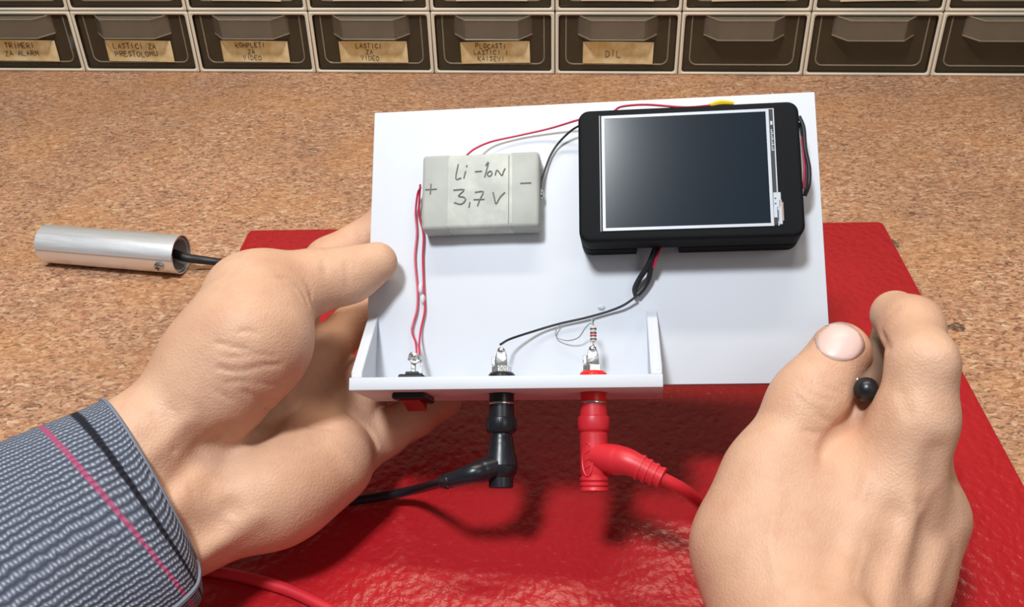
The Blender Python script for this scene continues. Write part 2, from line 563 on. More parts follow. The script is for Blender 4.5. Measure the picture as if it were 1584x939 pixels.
def mat_skin():
    t = NT('skin'); v = t.obj()
    big = t.noise(v, 28, 3); mid = t.noise(v, 120, 4); fine = t.voro(v, 1150)
    c = t.mix(t.ramp(big, [(.3, (0, 0, 0)), (.7, (1, 1, 1))]), srgb(205, 159, 130), srgb(217, 176, 148))
    c = t.mix(t.math('MULTIPLY', t.ramp(mid, [(.45, (0, 0, 0)), (.75, (1, 1, 1))]), .35), c, srgb(188, 134, 110))
    t.set(Base_Color=c, Roughness=.52, Subsurface_Weight=.12, Subsurface_Radius=(.006, .0022, .0012), Subsurface_Scale=.6, Specular_IOR_Level=.4)
    h = t.math('ADD', t.math('MULTIPLY', fine, .45), t.math('MULTIPLY', mid, .9))
    t.bump(h, .35, .0007)
    return t.m
MAT['skin'] = mat_skin()
MAT['nail'] = plain('nail', srgb(224, 192, 184), .38, var=.05, scale=90, Subsurface_Weight=.15, Subsurface_Radius=(.004, .002, .001))
def mat_bench(marks):
    t = NT('particle_board')
    v = t.obj(); flat = t.obj((1, 1.75, 1))
    wob = t.n('ShaderNodeTexNoise', {'Vector': flat, 'Scale': 140., 'Detail': 2.})
    w2 = t.n('ShaderNodeVectorMath', {0: wob.outputs['Color'], 1: (.006, .006, 0)}, operation='MULTIPLY')
    fv = t.n('ShaderNodeVectorMath', {0: flat, 1: w2.outputs[0]}, operation='ADD').outputs[0]
    flake = t.voro(fv, 330, out='Color'); fl = t.n('ShaderNodeSeparateColor', {'Color': flake})
    flake2 = t.voro(fv, 620, out='Color'); f2 = t.n('ShaderNodeSeparateColor', {'Color': flake2})
    big = t.noise(v, 9, 4); mid = t.noise(flat, 130, 5, .7)
    c = t.ramp(fl.outputs[0], [(0, srgb(142, 94, 68)), (.3, srgb(180, 128, 96)), (.62, srgb(198, 148, 112)), (.9, srgb(212, 170, 134)), (1, srgb(230, 202, 170))])
    c = t.mix(.45, c, t.ramp(f2.outputs[1], [(0, srgb(128, 84, 62)), (.5, srgb(190, 140, 106)), (1, srgb(216, 176, 140))]))
    dark = t.ramp(t.math('ADD', t.math('MULTIPLY', f2.outputs[0], .55), t.math('MULTIPLY', mid, .75)), [(.36, (1, 1, 1)), (.53, (0, 0, 0))])
    c = t.mix(t.math('MULTIPLY', dark, .80), c, srgb(84, 60, 48))
    c = t.mix(t.math('MULTIPLY', t.ramp(big, [(.42, (0, 0, 0)), (.68, (1, 1, 1))]), .30), c, srgb(112, 84, 72))
    c = t.mix(t.math('MULTIPLY', t.ramp(t.noise(v, 16, 2), [(.45, (0, 0, 0)), (.65, (1, 1, 1))]), .25), c, srgb(196, 136, 76))
    spk = t.math('MULTIPLY', t.ramp(t.voro(v, 240), [(0, (1, 1, 1)), (.09, (0, 0, 0))]), t.ramp(t.noise(v, 75, 1), [(.66, (0, 0, 0)), (.70, (1, 1, 1))]))
    c = t.mix(spk, c, srgb(240, 228, 205))
    tc = t.n('ShaderNodeTexCoord').outputs['Object']
    for (mx, my, mz), (rx, ry) in zip(marks, ((.0028, .004), (.0066, .0075), (.0068, .0060))):
        mp = t.n('ShaderNodeMapping', {'Vector': tc, 'Location': (-mx / 1000 / rx, -my / 1000 / ry, 0), 'Scale': (1 / rx, 1 / ry, 0)})
        ln = t.n('ShaderNodeVectorMath', {0: mp.outputs[0]}, operation='LENGTH').outputs['Value']
        ln = t.math('ADD', ln, t.math('MULTIPLY', t.noise(v, 500, 3), .7))
        k = t.ramp(ln, [(.95, (1, 1, 1)), (1.35, (0, 0, 0))])
        k = t.math('MULTIPLY', k, t.ramp(t.noise(flat, 520, 2), [(.35, (.35, .35, .35)), (.55, (1, 1, 1))]))
        c = t.mix(t.math('MULTIPLY', k, .85), c, srgb(58, 46, 42))
    t.set(Base_Color=c, Roughness=.62)
    t.bump(t.math('ADD', fl.outputs[1], mid), .28, .0006)
    return t.m
MAT['bench'] = mat_bench(MARKS)
def mat_red_vinyl():
    t = NT('embossed_red_vinyl'); v = t.obj()
    e = t.voro(t.obj((1, .8, 1)), 330, 'SMOOTH_F1'); n = t.noise(v, 480, 3); pc = t.noise(v, 170, 2)
    h = t.math('ADD', t.math('MULTIPLY', e, .9), t.math('ADD', t.math('MULTIPLY', n, .6), t.math('MULTIPLY', pc, .7)))
    t.set(Base_Color=t.mix(t.noise(v, 14, 3), srgb(164, 24, 31), srgb(178, 30, 37)), Roughness=.30, Specular_IOR_Level=.5)
    t.bump(h, .60, .0010)
    return t.m
MAT['vinyl'] = mat_red_vinyl()
def mat_tube():
    t = NT('rolled_aluminium'); v = t.obj((1, 12, 12))
    n = t.noise(v, 40, 4)
    t.set(Base_Color=t.mix(n, (.80, .81, .83), (.93, .94, .95)), Metallic=.78, Roughness=t.math('ADD', t.math('MULTIPLY', n, .15), .36))
    t.bump(t.noise(t.obj((1, 3, 3)), 60, 3), .15, .0008)
    return t.m
MAT['tube'] = mat_tube()
MAT['liner'] = plain('tube_liner', srgb(170, 170, 168), .5)
MAT['tube_in'] = plain('tube_inside', srgb(70, 68, 64), .5)
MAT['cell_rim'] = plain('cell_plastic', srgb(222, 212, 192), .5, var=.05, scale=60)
MAT['cell_in'] = plain('cell_inside', srgb(58, 48, 34), .6, var=.15, scale=30)  # brown darkened with the shade of the deep cells, plus their dirt
def mat_clear(name, col, alpha, rough):
    t = NT(name); v = t.obj(); n = t.noise(v, 45, 4)
    t.set(Base_Color=t.mix(n, tuple(c * .8 for c in col), tuple(c * 1.15 for c in col)), Roughness=rough, Alpha=alpha)
    return t.m
MAT['drawer'] = mat_clear('smoky_clear_plastic', srgb(88, 76, 58), .40, .22)
MAT['pull'] = mat_clear('clear_pull_plastic', srgb(150, 138, 120), .30, .15)
MAT['ridge'] = mat_clear('lit_edge_plastic', srgb(165, 152, 130), .55, .2)  # edge light painted into the drawer plastic of ridges and pull lips
def mat_paper():
    t = NT('old_masking_tape'); v = t.obj()
    n = t.noise(v, 55, 3)
    t.set(Base_Color=t.mix(t.ramp(n, [(.38, (0, 0, 0)), (.62, (1, 1, 1))]), srgb(196, 160, 98), srgb(226, 204, 156)), Roughness=.55)
    return t.m
MAT['paper'] = mat_paper()
MAT['paper_pale'] = plain('pale_tape', srgb(222, 210, 180), .55, var=.08, scale=60)
MAT['tan_stuff'] = plain('tan_bag', srgb(205, 165, 130), .6, scale=50)
MAT['blue_stuff'] = plain('pale_blue_bag', srgb(150, 170, 185), .5, scale=50)
MAT['bronze'] = plain('bronze_shaft', srgb(150, 126, 108), .38, .5)
def mat_knit():
    t = NT('grey_knit')
    uv = t.n('ShaderNodeUVMap').outputs[0]
    sx = t.n('ShaderNodeSeparateXYZ', {'Vector': uv}); u, vv = sx.outputs[0], sx.outputs[1]   # u, v in millimetres
    nzv = t.n('ShaderNodeTexNoise', {'Vector': uv, 'Scale': .35, 'Detail': 2.}).outputs['Fac']
    uu = t.math('ADD', u, t.math('MULTIPLY', nzv, 1.2))
    rib = t.math('SINE', t.math('MULTIPLY', uu, 2 * math.pi / 1.55))
    rib = t.math('MULTIPLY_ADD', rib, .5, .5)
    row = t.math('ABSOLUTE', t.math('SINE', t.math('ADD', t.math('MULTIPLY', vv, math.pi / 1.35), t.math('MULTIPLY', t.math('FLOOR', t.math('DIVIDE', uu, 1.55)), 1.9))))
    h = t.math('MULTIPLY', rib, t.math('MULTIPLY_ADD', row, .6, .4))
    fleck = t.n('ShaderNodeTexNoise', {'Vector': uv, 'Scale': 1.1, 'Detail': 4., 'Roughness': .7}).outputs['Fac']
    hh = t.math('MULTIPLY', h, t.math('MULTIPLY_ADD', fleck, 1.2, .3))
    c = t.ramp(hh, [(.02, srgb(64, 70, 84)), (.30, srgb(98, 106, 122)), (.62, srgb(128, 136, 154)), (.95, srgb(170, 178, 194))])
    def stripe(c, v0, w, col, amt):
        k = t.math('SUBTRACT', 1, t.math('MINIMUM', t.math('POWER', t.math('DIVIDE', t.math('ABSOLUTE', t.math('SUBTRACT', t.math('ADD', vv, t.math('MULTIPLY', nzv, .6)), v0 + .3)), w), 6), 1))
        return t.mix(t.math('MULTIPLY', k, amt), c, col)
    c = stripe(c, 8.6, 1.15, srgb(16, 18, 34), 1.0)
    c = stripe(c, 16.2, .85, srgb(172, 72, 112), .85)
    t.set(Base_Color=c, Roughness=.9)
    t.bump(h, .7, .0008)
    return t.m
MAT['knit'] = mat_knit()
MAT['thread'] = plain('pale_thread', srgb(118, 124, 138), .9)
# ------------------------------------------------------------------ geometry helpers
def tag(o, label=None, cat=None, group=None, kind=None):
    if label: o['label'] = label
    if cat: o['category'] = cat
    if group: o['group'] = group
    if kind: o['kind'] = kind
    return o
def empty(name, label, cat, mat=None, loc=(0, 0, 0), rz=0, group=None):
    o = bpy.data.objects.new(name, None); COL.objects.link(o)
    o.empty_display_size = .01
    if mat is not None: o.matrix_world = mat
    else: o.location = loc; o.rotation_euler = (0, 0, rz)
    return tag(o, label, cat, group)
class MB:
    """collects shapes for ONE mesh object"""
    def __init__(s): s.v = []; s.f = []; s.mi = []
    def add(s, vs, fs, mi=0):
        b = len(s.v); s.v += [tuple(x) for x in vs]; s.f += [tuple(b + i for i in q) for q in fs]; s.mi += [mi] * len(fs); return s
    def box(s, lo, hi, bev=0, mi=0, seg=2):
        bm = bmesh.new()
        bmesh.ops.create_cube(bm, size=1)
        for v in bm.verts: v.co = Vector([lo[i] + (v.co[i] + .5) * (hi[i] - lo[i]) for i in range(3)])
        if bev: bmesh.ops.bevel(bm, geom=bm.edges[:], offset=bev, segments=seg, profile=.5, affect='EDGES')
        return s.bm(bm, mi)
    def bm(s, bm, mi=0):
        bm.verts.index_update()
        s.add([v.co.copy() for v in bm.verts], [[v.index for v in f.verts] for f in bm.faces], mi); bm.free(); return s
    def prism(s, poly, axis, a, b, bev=0, mi=0):
        """extrude a 2-D polygon along an axis from a to b"""
        def put(p, t):
            q = [0, 0, 0]; o = [i for i in range(3) if i != axis]; q[o[0]], q[o[1]] = p; q[axis] = t; return q
        bm = bmesh.new()
        va = [bm.verts.new(put(p, a)) for p in poly]; vb = [bm.verts.new(put(p, b)) for p in poly]
        n = len(poly); fa = bm.faces.new(va[::-1]); fb = bm.faces.new(vb)
        for i in range(n): bm.faces.new((va[i], va[(i + 1) % n], vb[(i + 1) % n], vb[i]))
        bmesh.ops.recalc_face_normals(bm, faces=bm.faces[:])
        if bev: bmesh.ops.bevel(bm, geom=[e for f in (fa, fb) for e in f.edges], offset=bev, segments=3, profile=.5, affect='EDGES')
        return s.bm(bm, mi)
    def lathe(s, prof, origin, axis, seg=28, mi=0, ripple=None):
        """prof: (distance along axis, radius)"""
        ax = Vector(axis).normalized(); x = ax.orthogonal().normalized(); y = ax.cross(x)
        o = Vector(origin); vs = []; fs = []
        for k, (t, r) in enumerate(prof):
            for i in range(seg):
                a = 2 * math.pi * i / seg
                rr = r * (1 + (ripple[1] * (i % 2) if ripple and ripple[0][0] <= k <= ripple[0][1] else 0))
                vs.append(o + ax * t + (x * math.cos(a) + y * math.sin(a)) * rr)
        for k in range(len(prof) - 1):
            for i in range(seg):
                j = (i + 1) % seg
                fs.append((k * seg + i, k * seg + j, (k + 1) * seg + j, (k + 1) * seg + i))
        if prof[0][1] > 1e-7: fs.append(tuple(range(seg))[::-1])
        if prof[-1][1] > 1e-7: fs.append(tuple((len(prof) - 1) * seg + i for i in range(seg)))
        return s.add(vs, fs, mi)
    def tube(s, pts, r, seg=10, sub=6, mi=0, flat=1.0):
        P = catmull(pts, sub) if sub > 1 and len(pts) > 2 else [Vector(p) for p in pts]
        n = len(P); rs = [r] * n if not isinstance(r, (list, tuple)) else [float(np.interp(i / (n - 1), np.linspace(0, 1, len(r)), r)) for i in range(n)]
        vs = []; fs = []; nrm = None
        for i in range(n):
            t = (P[min(i + 1, n - 1)] - P[max(i - 1, 0)]).normalized()
            nrm = t.orthogonal().normalized() if nrm is None else (nrm - t * nrm.dot(t)).normalized()
            bn = t.cross(nrm)
            for k in range(seg):
                a = 2 * math.pi * k / seg
                vs.append(P[i] + (nrm * math.cos(a) + bn * math.sin(a) * flat) * rs[i])
        for i in range(n - 1):
            for k in range(seg):
                j = (k + 1) % seg
                fs.append((i * seg + k, i * seg + j, (i + 1) * seg + j, (i + 1) * seg + k))
        fs.append(tuple(range(seg))[::-1]); fs.append(tuple((n - 1) * seg + k for k in range(seg)))
        return s.add(vs, fs, mi)
    def ball(s, c, r, mi=0, seg=12, sc=(1, 1, 1)):
        bm = bmesh.new(); bmesh.ops.create_uvsphere(bm, u_segments=seg, v_segments=max(6, seg * 2 // 3), radius=r)
        for v in bm.verts: v.co = Vector(c) + Vector([v.co[i] * sc[i] for i in range(3)])
        return s.bm(bm, mi)
    def build(s, name, mats, parent=None, smooth=True, angle=35):
        me = bpy.data.meshes.new(name); me.from_pydata(s.v, [], s.f); me.update()
        mats = mats if isinstance(mats, (list, tuple)) else [mats]
        for m in mats: me.materials.append(MAT[m])
        if len(mats) > 1: me.polygons.foreach_set('material_index', s.mi)
        bm = bmesh.new(); bm.from_mesh(me); bmesh.ops.recalc_face_normals(bm, faces=bm.faces[:]); bm.to_mesh(me); bm.free()
        if smooth:
            me.shade_smooth()
            me.set_sharp_from_angle(angle=math.radians(angle))
        o = bpy.data.objects.new(name, me); COL.objects.link(o)
        if parent: o.parent = parent
        return o
def catmull(pts, sub):
    P = [Vector(p) for p in pts]; P = [P[0] * 2 - P[1]] + P + [P[-1] * 2 - P[-2]]; out = []
    for i in range(1, len(P) - 2):
        for k in range(sub):
            t = k / sub; a, b, c, d = P[i - 1:i + 3]
            out.append(.5 * ((2 * b) + (c - a) * t + (2 * a - 5 * b + 4 * c - d) * t * t + (3 * b - a - 3 * c + d) * t ** 3))
    return out + [P[-2]]
def mm(pts): return [tuple(c * .001 for c in p) for p in pts]
def rrect(x0, y0, x1, y1, r, n=5):
    o = []
    for cx, cy, a0 in ((x1 - r, y1 - r, 0), (x0 + r, y1 - r, 90), (x0 + r, y0 + r, 180), (x1 - r, y0 + r, 270)):
        for k in range(n + 1):
            a = math.radians(a0 + 90 * k / n); o.append((cx + r * math.cos(a), cy + r * math.sin(a)))
    return o
# single-stroke capitals on a 4 x 6 cell
GL = {'A': [[(0, 0), (2, 6), (4, 0)], [(.8, 2.2), (3.2, 2.2)]], 'C': [[(4, 5), (2.5, 6), (.6, 5), (0, 3), (.6, 1), (2.5, 0), (4, 1)]],
      'D': [[(0, 0), (0, 6), (2.4, 5.6), (4, 3), (2.4, .4), (0, 0)]], 'E': [[(4, 6), (0, 6), (0, 0), (4, 0)], [(0, 3), (3, 3)]],
      'I': [[(2, 0), (2, 6)]], 'K': [[(0, 0), (0, 6)], [(4, 6), (0, 2.6), (4, 0)]], 'L': [[(0, 6), (0, 0), (3.6, 0)]],
      'M': [[(0, 0), (.3, 6), (2, 2), (3.7, 6), (4, 0)]], 'N': [[(0, 0), (0, 6), (4, 0), (4, 6)]],
      'O': [[(2, 6), (.3, 5), (0, 3), (.3, 1), (2, 0), (3.7, 1), (4, 3), (3.7, 5), (2, 6)]],
      'P': [[(0, 0), (0, 6), (3, 6), (4, 4.6), (3, 3.1), (0, 3)]], 'R': [[(0, 0), (0, 6), (3, 6), (4, 4.6), (3, 3.1), (0, 3), (4, 0)]],
      'S': [[(4, 5.2), (2, 6), (.3, 4.8), (2, 3), (3.8, 1.4), (2, 0), (0, .8)]], 'T': [[(0, 6), (4, 6)], [(2, 6), (2, 0)]],
      'U': [[(0, 6), (0, 1.2), (2, 0), (4, 1.2), (4, 6)]], 'V': [[(0, 6), (2, 0), (4, 6)]], 'Z': [[(0, 6), (4, 6), (0, 0), (4, 0)]],
      'G': [[(4, 5), (2.5, 6), (.6, 5), (0, 3), (.6, 1), (2.5, 0), (4, 1), (4, 2.8), (2.4, 2.8)]], '!': [[(2, 6), (2, 2)], [(2, .6), (2, 0)]],
      '-': [[(.8, 3), (3.2, 3)]], '1': [[(1, 5), (2, 6), (2, 0)]], '6': [[(3.5, 6), (.5, 3), (.4, 1), (2, 0), (3.7, 1), (3.4, 2.8), (.6, 2.6)]], ' ': []}
# ------------------------------------------------------------------ large structure
o = MB().box((-2.2, -1.6, -.80), (2.2, 1.6, -.74)).build('floor', 'floor'); tag(o, kind='structure')
o = MB().box((-2.2, 1.02, -.74), (2.2, 1.10, 1.6)).build('wall_back', 'dark_wood'); tag(o, kind='structure')
bench = MB().box((-.95, -.25, -.036), (.95, 1.0, 0), .0015).build('workbench', 'bench')
tag(bench, 'brown flecked particle board benchtop with small dark burn marks', 'workbench')
for x, y in ((-.9, -.2), (.86, -.2), (-.9, .94), (.86, .94)):
    MB().box((x, y, -.74), (x + .045, y + .045, -.036)).build('leg', 'dark_wood', bench)
# red vinyl board on the bench
poly = [(-.1549, .5112), (.2180, .4995), (.1990, .1350), (-.1760, .1450)]
def rounded(poly, r, n=4):
    out = []; N = len(poly)
    for i in range(N):
        p = Vector(poly[i]); a = (Vector(poly[i - 1]) - p).normalized(); b = (Vector(poly[(i + 1) % N]) - p).normalized()
        for k in range(n + 1):
            t = k / n; q0 = p + a * r; q1 = p + b * r
            out.append(tuple((1 - t) ** 2 * q0 + 2 * t * (1 - t) * p + t * t * q1))
    return out
o = MB().prism(rounded(poly, .004), 2, .0002, .0032, .0009).build('red_vinyl_board', 'vinyl')
tag(o, 'flat red vinyl board with embossed leather texture lying on the bench', 'board')
# ------------------------------------------------------------------ drawer cabinet
PW, RH = .09617, .05026
cx0, cy0, cyaw = -.008677, .750888, -.0911753
d = Vector((math.cos(cyaw), math.sin(cyaw), 0))
base = Vector((cx0, cy0, 0)) - 3.5 * PW * d
cab = empty('drawer_cabinet', 'low beige cabinet of small clear plastic drawers across the back of the bench', 'cabinet', loc=base, rz=cyaw)
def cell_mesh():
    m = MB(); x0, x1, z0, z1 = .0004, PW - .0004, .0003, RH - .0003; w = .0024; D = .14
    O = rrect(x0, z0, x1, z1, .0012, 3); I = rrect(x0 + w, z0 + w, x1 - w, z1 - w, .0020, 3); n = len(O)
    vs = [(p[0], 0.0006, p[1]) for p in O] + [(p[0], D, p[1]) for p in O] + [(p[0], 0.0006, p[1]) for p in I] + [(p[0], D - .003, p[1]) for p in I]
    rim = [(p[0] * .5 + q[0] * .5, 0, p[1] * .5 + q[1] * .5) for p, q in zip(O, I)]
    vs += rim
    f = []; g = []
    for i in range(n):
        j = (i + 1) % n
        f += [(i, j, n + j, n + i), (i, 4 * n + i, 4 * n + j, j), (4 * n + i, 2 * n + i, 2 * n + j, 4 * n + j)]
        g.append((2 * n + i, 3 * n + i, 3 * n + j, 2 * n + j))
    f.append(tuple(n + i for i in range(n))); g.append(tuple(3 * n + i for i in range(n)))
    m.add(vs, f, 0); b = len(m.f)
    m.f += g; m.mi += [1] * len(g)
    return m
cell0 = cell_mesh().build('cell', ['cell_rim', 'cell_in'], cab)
def drawer_mb():
    m = MB(); x0, x1, z0, z1 = .0032, PW - .0032, .0030, RH - .0034
    t = .0012
    m.box((x0, .0035, z0), (x1, .0035 + t, z1), .0003, seg=1)
    m.box((x0, .0047, z0), (x0 + t, .12, z1 - .004)); m.box((x1 - t, .0047, z0), (x1, .12, z1 - .004))
    m.box((x0 + t, .0047, z0), (x1 - t, .12, z0 + t)); m.box((x0, .12, z0), (x1, .1212, z1 - .004))
    return m
def ridge_mb():
    m = MB(); P = rrect(.0085, .0075, PW - .0085, RH + .004, .0055, 5)
    P = [p for p in P if p[1] < RH - .006]
    P = sorted(P, key=lambda p: math.atan2(p[1] - .028, p[0] - PW / 2))
    # open U from upper left down, across and up the right side
    left = [p for p in P]
    pts = [(.0085, RH - .0040)] + [p for p in rrect(.0085, .0075, PW - .0085, RH, .0055, 5) if p[1] < .02 and p[0] < PW / 2] + \
          [p for p in rrect(.0085, .0075, PW - .0085, RH, .0055, 5) if p[1] < .02 and p[0] > PW / 2] + [(PW - .0085, RH - .0040)]
    m.tube([(p[0], .0034, p[1]) for p in pts], .00065, seg=6, sub=1)
    return m
def pull_mb():
    m = MB(); zt = RH - .0036; zb = zt - .0150; t = .0011; c = PW / 2
    a, b, dep = .0305, .0205, .0125
    def shell(off):
        return [(c - a + off, .0034), (c - b + off * .6, .0034 - dep + off), (c + b - off * .6, .0034 - dep + off), (c + a - off, .0034)]
    O, I = shell(0), shell(t); vs = []; 
    for P in (O, I):
        for z in (zb, zt): vs += [(p[0], p[1], z) for p in P]
    f = []
    for i in range(3): f += [(i, i + 1, 5 + i, 4 + i), (8 + i, 9 + i, 13 + i, 12 + i), (i, i + 1, 9 + i, 8 + i)]
    m.add(vs, f)
    m.prism([(p[0], p[1]) for p in O], 2, zt - t, zt, .0003)
    return m
def lip_mb():
    m = MB(); zt = RH - .0036; zb = zt - .0150; c = PW / 2
    m.tube([(c - .0300, .0030, zb), (c - .0205, -.0088, zb - .0003), (c + .0205, -.0088, zb - .0003), (c + .0300, .0030, zb)], .0006, seg=6, sub=1)
    m.tube([(c - .0300, .0030, zt), (c - .0205, -.0090, zt), (c + .0205, -.0090, zt), (c + .0300, .0030, zt)], .0005, seg=6, sub=1)
    return m
dr0 = drawer_mb().build('drawer', 'drawer', cab); rd0 = ridge_mb().build('ridge', 'ridge', dr0)
pl0 = pull_mb().build('pull', 'pull', dr0); lp0 = lip_mb().build('pull_lip', 'ridge', dr0)
def copy_to(o, parent, loc=None):
    c = o.copy(); COL.objects.link(c); c.parent = parent
    if loc: c.location = loc
    return c
TEXT = {(-1, 0): ['TRIMERI', 'ZA ALARM'], (0, 0): ['LASTICI ZA', 'PRESTOLOMU'], (1, 0): ['KOMPLETI', 'ZA', 'VIDEO'], (2, 0): ['LASTICI', 'ZA', 'VIDEO'],
        (3, 0): ['PLOCASTI', 'LASTICI I', 'KAISEVI'], (4, 0): ['DIL'], (1, 1): [''], (2, 1): ['', '', 'PI160N'], (3, 1): [''], (4, 1): [''], (5, 1): [''], (6, 1): ['']}
def label_mb(w, h, curl=.0004):
    m = MB(); n = 8; vs = []; f = []
    for i in range(n + 1):
        for j in range(3):
            x = -w / 2 + w * i / n; z = -h / 2 + h * j / 2
            vs.append((x, -.0004 - curl * (abs(i / n - .5) * 2) ** 3 - .0002 * (j == 0), z))
    for i in range(n):
        for j in range(2): f.append((i * 3 + j, i * 3 + 3 + j, i * 3 + 4 + j, i * 3 + 1 + j))
    k = len(vs); vs += [(x, y + .0003, z) for x, y, z in vs]
    f += [tuple(k + q for q in g[::-1]) for g in f]
    for i in range(n):
        f += [(i * 3, i * 3 + 3, k + i * 3 + 3, k + i * 3), (i * 3 + 2, k + i * 3 + 2, k + i * 3 + 5, i * 3 + 5)]
    m.add(vs, f); return m
def text_mb(lines, h, cx, z0, dz, y, jitter=.12):
    m = MB(); rnd = random.Random(len(lines[0]) * 7 + len(lines))
    for li, s in enumerate(lines):
        w = len(s) * h * .86
        for i, chh in enumerate(s):
            for st in GL.get(chh, []):
                ox = cx - w / 2 + i * h * .86 + rnd.uniform(-1, 1) * jitter * h * .4; oz = z0 - li * dz + rnd.uniform(-1, 1) * jitter * h
                m.tube([(ox + a * h / 6.6, y, oz + b * h / 6) for a, b in st], .00024, seg=4, sub=1)
    return m
first = True
for row in range(2):
    for c in range(-1, 8):
        off = (c * PW, 0, row * RH)
        if first: ce, dr, parts = cell0, dr0, (rd0, pl0, lp0); ce.location = off; dr.location = off; first = False
        else:
            ce = copy_to(cell0, cab, off); dr = copy_to(dr0, cab, off); parts = [copy_to(p, dr) for p in (rd0, pl0, lp0)]
        if (c, row) in TEXT:
            rr = random.Random(c * 5 + row)
            lx, lz = PW / 2 + rr.uniform(-.0012, .0012), .0170
            lb = label_mb(.0545, .0175 if row == 0 else .019).build('paper_label', 'paper' if row == 0 else 'paper_pale', dr)
            lb.location = (lx, .0030, lz); lb.rotation_euler = (0, rr.uniform(-.02, .02), 0)
            ls = TEXT[(c, row)]
            if any(ls):
                n = len(ls); hh = .0042 if n < 3 else .0036
                t = text_mb(ls, hh if ls != ['DIL'] else .0052, lx - .003, lz + (.0022 if n == 2 else .0036 if n == 3 else -.003), .0066 if n == 2 else .0052, .0023)
                t.build('handwriting', 'pen_ink', dr)
# things seen through two of the drawers
def lump(name, mat, label, c, size, seed, cat):
    bm = bmesh.new(); bmesh.ops.create_icosphere(bm, subdivisions=3, radius=1)
    rr = random.Random(seed); ph = [rr.uniform(0, 6) for _ in range(6)]
    for v in bm.verts:
        k = 1 + .14 * math.sin(4 * v.co.x + ph[0]) * math.sin(5 * v.co.z + ph[1]) + .08 * math.sin(9 * v.co.y + ph[2])
        v.co = Vector((v.co.x * size[0], v.co.y * size[1], v.co.z * size[2])) * k
    ob = MB().bm(bm).build(name, mat)
    M = Matrix.Translation(base) @ Matrix.Rotation(cyaw, 4, 'Z')
    ob.matrix_world = M @ Matrix.Translation(c)
    tag(ob, label, cat)
lump('plastic_bag', 'tan_stuff', 'tan plastic bag of parts inside the drawer marked DIL', (4 * PW + PW * .47, .040, .026), (.036, .026, .0175), 3, 'bag')
lump('small_packet', 'blue_stuff', 'pale blue packet inside the leftmost lower drawer', (-1 * PW + PW * .88, .028, .017), (.0085, .018, .011), 5, 'packet')
# ------------------------------------------------------------------ metal tube on the bench
a, b = Vector(TUBE[0]) * .001, Vector(TUBE[1]) * .001
ax = (b - a).normalized(); zz = Vector((0, 0, 1)); zz = (zz - ax * zz.dot(ax)).normalized(); yy = zz.cross(ax)
M = Matrix((ax, yy, zz)).transposed().to_4x4(); M.translation = a
L = (b - a).length
tube = empty('metal_tube', 'silver rolled sheet metal tube lying on its side on the bench at left', 'tube', mat=M)
def scroll(r, th, x0, x1, start):
    m = MB(); n = 72; vs = []; f = []; span = 2 * math.pi * 1.035
    for i in range(n + 1):
        t = i / n; an = start + t * span; rr = r + .0006 * t
        if t > .94: rr += .00035 * math.sin((t - .94) / .06 * math.pi / 2)
        for x in (x0, x1):
            for q in (rr, rr - th): vs.append((x, math.cos(an) * q, math.sin(an) * q))
    for i in range(n):
        k = 4 * i
        f += [(k, k + 4, k + 6, k + 2), (k + 1, k + 3, k + 7, k + 5), (k, k + 1, k + 5, k + 4), (k + 2, k + 6, k + 7, k + 3)]
    f += [(0, 2, 3, 1), (4 * n, 4 * n + 1, 4 * n + 3, 4 * n + 2)]
    return m.add(vs, f)
scroll(.0106, .0005, 0, L, math.radians(152)).build('shell', 'tube', tube)
MB().lathe([(L - .016, .0098), (L - .0012, .0098), (L - .0012, .0088), (L - .016, .0088)], (0, 0, 0), (1, 0, 0), 36).build('liner', 'liner', tube)
MB().lathe([(.0, .0098), (.004, .0098)], (0, 0, 0), (1, 0, 0), 36).build('end_cap', 'tube', tube)
MB().lathe([(L - .030, .0097), (L - .026, .0097)], (0, 0, 0), (1, 0, 0), 36).build('inner_plug', 'tube_in', tube)
ang = math.radians(188)
sn = Vector((0, math.cos(ang), math.sin(ang))); so = Vector((L - .0085, 0, 0)) + sn * .0110
m = MB().lathe([(0, .0027), (.0008, .0027), (.0015, .0021), (.0018, .0010), (.0018, 0)], so, sn, 18)
m.build('screw', 'steel', tube)
m = MB(); e1 = Vector((1, 0, 0)); e2 = sn.cross(e1)
m.tube([so + sn * .0019 - e1 * .0014, so + sn * .0019 + e1 * .0014], .00028, 6, 1); m.tube([so + sn * .0019 - e2 * .0014, so + sn * .0019 + e2 * .0014], .00028, 6, 1)
m.build('screw_slot', 'black', tube)
ob = MB().tube(mm(TUBE_CABLE), [.0026, .0024, .0019, .0018, .0018], 12, 8).build('black_cable', 'black_rubber')
tag(ob, 'thick black cable coming out of the open end of the silver tube', 'cable')
